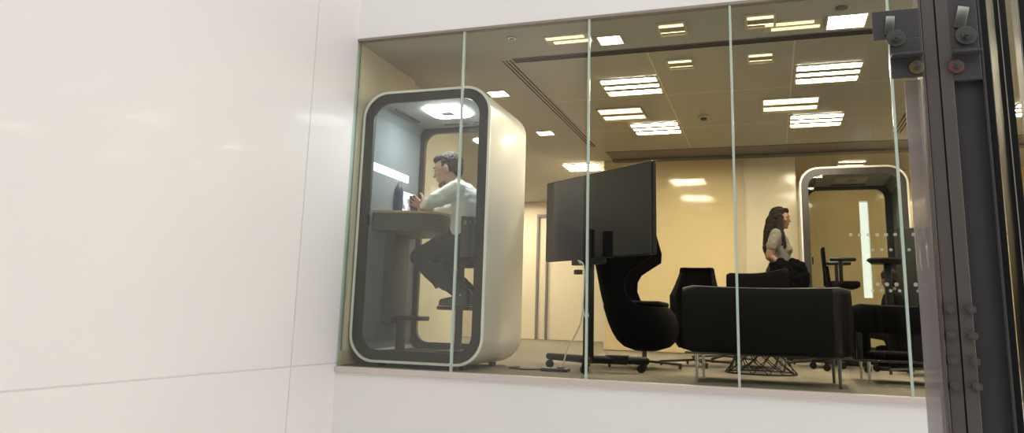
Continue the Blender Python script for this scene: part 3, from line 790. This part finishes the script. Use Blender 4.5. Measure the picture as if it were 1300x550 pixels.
MB().box(1.36, 1.56, .55, .66, -.007, .016, .004).build('plate', M['blackp'], t)
MB().box(1.48, 1.53, .57, .62, .016, .026, .003).build('plug', M['blackp'], t)
o = MB().tube(smooth_pts([(1.37, .60, .004), (1.27, .52, .002), (1.18, .56, .002), (1.10, .62, .002), (1.12, .80, .002)]), .006, 8).build('floor_cable', M['blackp'], None)
tag(o, 'thin black cable trailing over carpet from the socket plate to the pod', 'cable')

# ------------------------------------------------------------------ seating
def star_base(t, x, y, m, arms=4, r=.30, a0=.3, top=.16, hub=.022):
    MB().cyl((x, y, .05), (x, y, top), hub, seg=20).build('pedestal', m, t)
    for k in range(arms):
        a = a0+2*PI*k/arms; c, s_ = math.cos(a), math.sin(a)
        R = Matrix.Rotation(a, 3, 'Z') @ Matrix.Rotation(.07, 3, 'Y')
        MB().obox((x+c*r/2, y+s_*r/2, .040), (r, .026, .020), R, .006).cyl((x+c*r*.95, y+s_*r*.95, -.006), (x+c*r*.95, y+s_*r*.95, .03), .012).build('foot_arm', m, t)
def wing_chair(x0, y0):
    t = empty('wing_chair', (x0+.40, y0, 0), 'tall black winged lounge chair in profile behind the display', 'armchair')
    prof = [  # z, back x, front x of the wings
        (1.32, 1.60, 1.70), (1.26, 1.55, 1.88), (1.12, 1.54, 2.03), (.95, 1.550, 2.075), (.87, 1.560, 2.07), (.82, 1.572, 1.99), (.76, 1.585, 1.90), (.70, 1.597, 1.865), (.62, 1.612, 1.862),
        (.55, 1.628, 1.89), (.50, 1.642, 1.95), (.465, 1.655, 2.10)]
    mb = MB(); rings = []; n = 13; W = .34; th = .035
    for z, xb, xf in prof:
        outer = []; inner = []
        for k in range(2*n+1):
            u = (k-n)/n   # -1..1
            w = W*(1-.25*max(0, (z-1.1)/.25)**2)
            # plan: straight wings joined by a round back
            a = u*PI/2
            if abs(u) > .5:
                q = (abs(u)-.5)/.5; px = xb+.14+(xf-xb-.14)*q; py = math.copysign(w-.02*q, u)
                nx, ny = 0, math.copysign(1, u)
            else:
                b = u/.5*PI/2; px = xb+.14*(1-math.cos(b)); py = w*math.sin(b); nx, ny = -math.cos(b), math.sin(b)
            outer.append(Vector((px, y0+py, z))); inner.append(Vector((px-nx*th, y0+py-ny*th, z)))
        rings.append(outer+inner[::-1])
    mb.loft(rings[::-1]); mb.build('back_shell', M['black'], t)
    mb = MB(); rings = []
    for z, xa, xb, w in ((.485, 1.65, 2.16, .335), (.43, 1.668, 2.21, .345), (.36, 1.69, 2.235, .345), (.28, 1.725, 2.24, .335), (.215, 1.765, 2.22, .31), (.165, 1.82, 2.17, .26), (.135, 1.90, 2.08, .16)):
        cx = (xa+xb)/2; hx = (xb-xa)/2; ring = []
        for k in range(32):
            a = 2*PI*k/32; c, s_ = math.cos(a), math.sin(a)
            ring.append(Vector((cx+hx*math.copysign(abs(c)**.6, c), y0+w*math.copysign(abs(s_)**.6, s_), z)))
        rings.append(ring)
    mb.loft(rings); mb.build('seat_shell', M['black'], t)
    MB().box(1.76, 2.14, y0-.27, y0+.27, .487, .53, .018, 3).build('seat_cushion', M['brown'], t)
    star_base(t, 1.97, y0, M['darkchrome'], 4, .30, .18, .14, .020)
wing_chair(1.55, 1.50)

def tub_chair(x, y, rot, label, top=.84, w=.27, z0=.15, m='black'):
    t = empty('swivel_chair', (x, y, 0), label, 'chair', 'black swivel lounge chairs')
    mb = MB(); n = 12; th = .04; rings = []
    for z, sc in ((z0, .70), (z0+.06, .90), (z0+.14, 1.0), (.45, 1.03), (.60, 1.04), (top-.05, 1.02), (top-.012, .99), (top, .93)):
        arm = 1.0 if z < .55 else max(.28, 1-(z-.55)/(top-.55)*.9)
        outer = []; inner = []
        for k in range(2*n+1):
            a = PI + (k-n)/n*PI*.78*arm
            r = w*sc; c, s_ = math.cos(a), math.sin(a)
            c = math.copysign(abs(c)**.7, c); s_ = math.copysign(abs(s_)**.7, s_)
            outer.append(Vector((r*c, r*s_, z))); inner.append(Vector(((r-th)*c, (r-th)*s_, z)))
        rings.append([Matrix.Rotation(rot, 3, 'Z') @ v + Vector((x, y, 0)) for v in outer+inner[::-1]])
    mb.loft(rings); mb.build('back_shell', M[m], t)
    MB().lathe((x, y, 0), [(w*.55, z0-.01), (w*.85, z0+.05), (w*.93, z0+.16), (w*.90, .40), (w*.80, .425)], 28).build('seat', M[m], t)
    star_base(t, x, y, M['darkchrome'], 4, .33, rot+.35, z0, .02)
    return t
tub_chair(2.33, 2.12, PI*.5+PI, 'black square-backed swivel chair beside the notch of the winged chair', .865, .215)
tub_chair(2.50, 3.15, PI*.8, 'black swivel chair low behind the square-backed chair and the long sofa', .70, .25)
tub_chair(3.36, 3.00, PI*1.1, 'black swivel chair whose star base shows beneath the sofa beside the wire table', .70, .27)
tub_chair(4.18, 2.32, PI*1.0, 'black swivel tub chair at the far right behind the last glass joint', .66, .30)

def sofa(x0, x1, y0, y1, zb, zs, zt, label, legs=True, m='black', rise=None, zback=None, rl='chrome'):
    t = empty('sofa', ((x0+x1)/2, (y0+y1)/2, 0), label, 'sofa')
    # upholstered back facing the window, gently sagging between its ends
    mb = MB(); n = 16; r0 = []; 
    rings = []; zk = zb; zb = zback or zb
    for k in range(n+1):
        u = k/n; x = x0+(x1-x0)*u
        zt2 = zt-.012*math.sin(PI*u)+(rise*(u**2.5) if rise else 0)
        e = 0 if 0 < k < n else .018
        rings.append([Vector((x, y, z)) for y, z in ((y0+.02+e, zb+e), (y0+e*.5, zb+.03+e), (y0+e*.5, zt2-.05-e), (y0+.03+e, zt2-.008-e), (y0+.07, zt2-e), (y0+.12-e, zt2-.02-e), (y0+.15-e, zt2-.08-e), (y0+.16-e, zb+e))])
    mb.loft(rings); mb.build('backrest', M[m], t); zb = zk
    if zback:
        MB().box(x0+.012, x0+.05, y0+.03, y0+.07, zb, zback, .003).box(x1-.42, x1-.02, y0+.03, y0+.14, zb, zback, .01).build('back_support', M['blackp'], t)
    MB().box(x0+.01, x1-.01, y0+.161, y1, zb, zs, .03, 3).build('seat', M[m], t)
    MB().box(x0-.002, x0+.12, y0+.162, y1-.02, zs+.001, zt-.10, .03, 3).build('armrest', M[m], t)
    MB().box(x0+.012, x1-.012, y0+.03, y0+.06, zb-.014, zb+.001, .002).build('base_rail', M['darkchrome'], t)
    if legs:
        for lx in (x0+.085, x1-.085):
            for ly in (y0+.05, y1-.09):
                MB().cyl((lx, ly, -.006), (lx, ly, zb), .009, .013, 14).build('leg', M['chrome' if lx < (x0+x1)/2 else rl], t)
    return t
sofa(2.41, 3.44, .25, .92, .185, .38, .618, 'long black sofa seen from behind close to the window on steel legs', m='brown', rl='darkchrome')
sofa(2.60, 3.12, 2.05, 2.75, .17, .38, .815, 'black low sofa with sloping back line behind the long front sofa', rise=.05)
sofa(3.50, 4.28, .86, 1.52, .155, .205, .535, 'black lounge sofa on the right with a see-through gap below its back', zback=.335)

def wire_table(x, y):
    t = empty('wire_side_table', (x, y, 0), 'round side table with a flared black wire basket base behind the sofa', 'side table')
    mb = MB(); N = 14
    for k in range(N):
        for sgn in (1, -1):
            pts = []
            for j in range(7):
                u = j/6; z = -.002+.42*u; r = .27-.10*math.sin(PI*min(1, u*1.0))*.9-.02*u
                a = 2*PI*k/N+sgn*u*1.9
                pts.append((x+r*math.cos(a), y+r*math.sin(a), z))
            mb.tube(pts, .0042, 6)
    mb.build('wire_base', M['blackp'], t)
    MB().tube([(x+.27*math.cos(2*PI*k/32), y+.27*math.sin(2*PI*k/32), .0) for k in range(32)], .006, 6, True).build('floor_ring', M['blackp'], t)
    MB().lathe((x, y, 0), [(.24, .418), (.255, .425), (.255, .440), (.245, .445)], 36).build('table_top', M['blackp'], t)
wire_table(2.875, 1.52)

def task_chair(x, y):
    t = empty('task_chair', (x, y, 0), 'black office chair seen side-on in front of the far pod', 'office chair')
    MB().obox((x-.105, y, .965), (.026, .20, .19), Matrix.Rotation(-.05, 3, 'Y'), .011, 3).build('headrest', M['black'], t)
    MB().obox((x-.08, y, .76), (.030, .36, .26), Matrix.Rotation(-.1, 3, 'Y'), .012, 3).cyl((x-.10, y, .72), (x-.10, y, .92), .014).build('backrest', M['black'], t)
    MB().box(x-.08, x+.17, y-.21, y+.21, .70, .76, .025, 3).build('seat', M['black'], t)
    for s_ in (-1, 1):
        MB().box(x-.07, x+.14, y+s_*.23-.03, y+s_*.23+.03, .925, .955, .012, 3).box(x+.0, x+.03, y+s_*.23-.015, y+s_*.23+.015, .74, .93, .004).build('armrest', M['blackp'], t)
    MB().cyl((x+.03, y, .10), (x+.03, y, .70), .025).build('gas_lift', M['blackp'], t)
    for k in range(5):
        a = .3+2*PI*k/5; MB().obox((x+.03+math.cos(a)*.14, y+math.sin(a)*.14, .075), (.28, .035, .03), Matrix.Rotation(a, 3, 'Z') @ Matrix.Rotation(.08, 3, 'Y'), .008).cyl((x+.03+math.cos(a)*.27, y+math.sin(a)*.27-.012, .025), (x+.03+math.cos(a)*.27, y+math.sin(a)*.27+.012, .025), .030).build('foot_arm', M['blackp'], t)
task_chair(3.53, 2.45)
def high_table():
    t = empty('high_table', (3.95, 3.0, 0), 'dark high table with rounded top in front of the far pod', 'table')
    pts = [Vector((4.00+.17*math.copysign(abs(math.cos(a))**.6, math.cos(a)), 2.90+.16*math.copysign(abs(math.sin(a))**.6, math.sin(a)), 0)) for a in [2*PI*k/32 for k in range(32)]]
    c = Vector((4.00, 2.90, 0))
    MB().loft([[c+(p-c)*s_+Vector((0, 0, z)) for p in pts] for s_, z in ((.80, .955), (1.0, .985), (1.0, .995), (.98, 1.0))]).build('table_top', M['blackp'], t)
    MB().box(3.97, 4.03, 2.86, 2.94, .02, .956, .008).build('leg', M['blackp'], t)
    MB().box(3.85, 4.15, 2.78, 3.02, -.006, .02, .006).build('foot_plate', M['blackp'], t)
high_table()
def cabinet():
    t = empty('storage_cabinet', (4.41, 3.66, 0), 'dark upright storage cabinet beside the far pod at the right', 'cabinet')
    MB().box(4.20, 4.62, 3.53, 3.80, .02, 1.36, .004).build('carcass', M['cab'], t)
    for x0, x1 in ((4.205, 4.405), (4.415, 4.615)):
        d = MB().box(x0, x1, 3.514, 3.53, .06, 1.35, .003).build('door', M['cab'], t)
        MB().box(x1-.035 if x0 < 4.3 else x0+.02, x1-.02 if x0 < 4.3 else x0+.035, 3.495, 3.513, .95, 1.20, .003).build('handle', M['fitting'], d)
    MB().box(4.22, 4.60, 3.55, 3.78, -.006, .02).build('plinth', M['blackp'], t)
cabinet()
# the further pod
pod(3.305, 4.385, 3.92, 4.80, .024, 2.085, 'far pale-rimmed phone pod standing against the back wall right of the woman', 'phone booth', strip=False)

# ------------------------------------------------------------------ steel lift mast in the foreground
def mast():
    Y = -2.0
    t = empty('steel_column', (3.60, Y, -3.2), 'grey twin-channel steel column bolted together in the foreground right', 'steel column')
    MB().box(3.508, 3.556, Y, Y+.012, -3.2, 6).box(3.508, 3.516, Y, Y+.11, -3.2, 6).box(3.506, 3.513, Y-.006, Y, -3.2, 6, .002).build('left_channel', M['steel'], t, False)
    MB().box(3.556, 3.561, Y+.004, Y+.10, -3.2, 6).build('seam', M['seam'], t, False)
    MB().box(3.561, 3.602, Y-.003, Y+.012, -3.2, 6, .002).box(3.561, 3.569, Y, Y+.11, -3.2, 6).build('middle_channel', M['steel'], t, False)
    MB().box(3.602, 3.700, Y+.020, Y+.032, -3.2, 6).box(3.692, 3.701, Y+.0, Y+.12, -3.2, 6, .002).build('right_web', M['steel2'], t, False)
    def washer_bolt(x, y, z, mw, mb_, r=.033):
        k = MB().cyl((x, y, z), (x, y-.006, z), r, seg=28, bev=.0015).build('washer', mw, t)
        MB().cyl((x, y-.006, z), (x, y-.020, z), r*.55, seg=6, bev=.0015).cyl((x, y-.020, z), (x, y-.032, z), r*.28, seg=14).build('bolt', mb_, k)
    # slotted bracket plates
    MB().box(3.352, 3.506, Y-.010, Y-.004, 1.405, 1.515, .002).box(3.404, 3.506, Y-.012, Y-.004, 1.255, 1.405, .002).box(3.404, 3.506, Y-.05, Y-.010, 1.330, 1.337, .001).build('bracket', M['steel3'], t, False)
    MB().box(3.600, 3.690, Y-.004, Y+.018, 1.235, 1.60, .002).box(3.602, 3.690, Y-.04, Y-.004, 1.328, 1.336, .001).build('bracket', M['steel3'], t, False)
    MB().obox((3.408, Y-.013, 1.455), (.030, .006, .072), Matrix.Rotation(.12, 3, 'Y'), .002).build('slot_plate', M['bolt'], t)
    MB().obox((3.640, Y-.008, 1.465), (.036, .006, .082), Matrix.Rotation(.25, 3, 'Y'), .002).build('slot_plate', M['bolt'], t)
    washer_bolt(3.426, Y-.012, 1.405, M['bolt'], M['chrome']); washer_bolt(3.650, Y-.006, 1.397, M['bolt'], M['chrome'], .035)
    washer_bolt(3.486, Y-.014, 1.290, M['brass'], M['chrome'], .025); washer_bolt(3.612, Y-.006, 1.285, M['copper'], M['chrome'], .025)
    for z in (.441, .355, .272, .193):
        for x in (3.531, 3.5955):
            MB().cyl((x, Y-.003, z), (x, Y-.018, z), .0165, seg=6, bev=.002).cyl((x, Y-.016, z), (x, Y-.022, z), .008, seg=14).build('bolt', M['bolt_grey'], t)
mast()
for xa, xb, lb in ((3.701, 3.724, 'narrow black vertical post touching the right side of the steel column'),
                   (3.746, 3.784, 'black vertical post with a thin pale line, second from the column'),
                   (3.822, 3.93, 'broad black vertical post at the right edge of the photo')):
    t = empty('guide_rail', (xa, -1.95, -3.2), lb, 'rail', 'black lift guide rails')
    MB().box(xa, xb, -1.99, -1.91, -3.2, 6, .002).build('rail_body', M['post'], t, False)
    if xa > 3.73: MB().box(xa+.013 if xa < 3.8 else xa-.006, xa+.016 if xa < 3.8 else xa-.001, -1.994, -1.988, -3.2, 6).build('edge_strip', M['edge'], t, False)
o = MB().box(3.452, 3.5055, -1.96, -1.95, -3.2, 1.26).build('lift_glass_panel', M['band'], None, False)
tag(o, 'narrow smoky translucent glass panel along the left side of the steel column', 'glass panel')

# ------------------------------------------------------------------ light
w = bpy.data.worlds.new('World'); SC.world = w; w.use_nodes = True
bg = w.node_tree.nodes['Background']; bg.inputs[0].default_value = (1.0, .985, .97, 1); bg.inputs[1].default_value = .755

# ------------------------------------------------------------------ camera
cam = bpy.data.cameras.new('camera'); co = bpy.data.objects.new('camera', cam); COL.objects.link(co)
F = Vector((-.31636296, .93068239, .18369749)); R_ = Vector((.948092, .31676648, .02793837)); U = Vector((.03218746, -.18300079, .98258571))
m = Matrix((R_, U, -F)).transposed().to_4x4(); m.translation = Vector((2.96626956, -4.93301828, .3752568))
co.matrix_world = m
cam.sensor_fit = 'HORIZONTAL'; cam.sensor_width = 36; cam.lens = 968.562/1300*36
cam.shift_y = -53.73/1300
cam.clip_start = .05
SC.camera = co
SC.view_settings.view_transform = 'Standard'; SC.view_settings.look = 'None'; SC.view_settings.exposure = 1.2; SC.view_settings.gamma = 1
SC.view_settings.use_curve_mapping = False
SC.cycles.max_bounces = 10; SC.cycles.transparent_max_bounces = 24; SC.cycles.diffuse_bounces = 5; SC.cycles.glossy_bounces = 5
SC.cycles.sample_clamp_indirect = 6
SC.cycles.caustics_reflective = False; SC.cycles.caustics_refractive = False
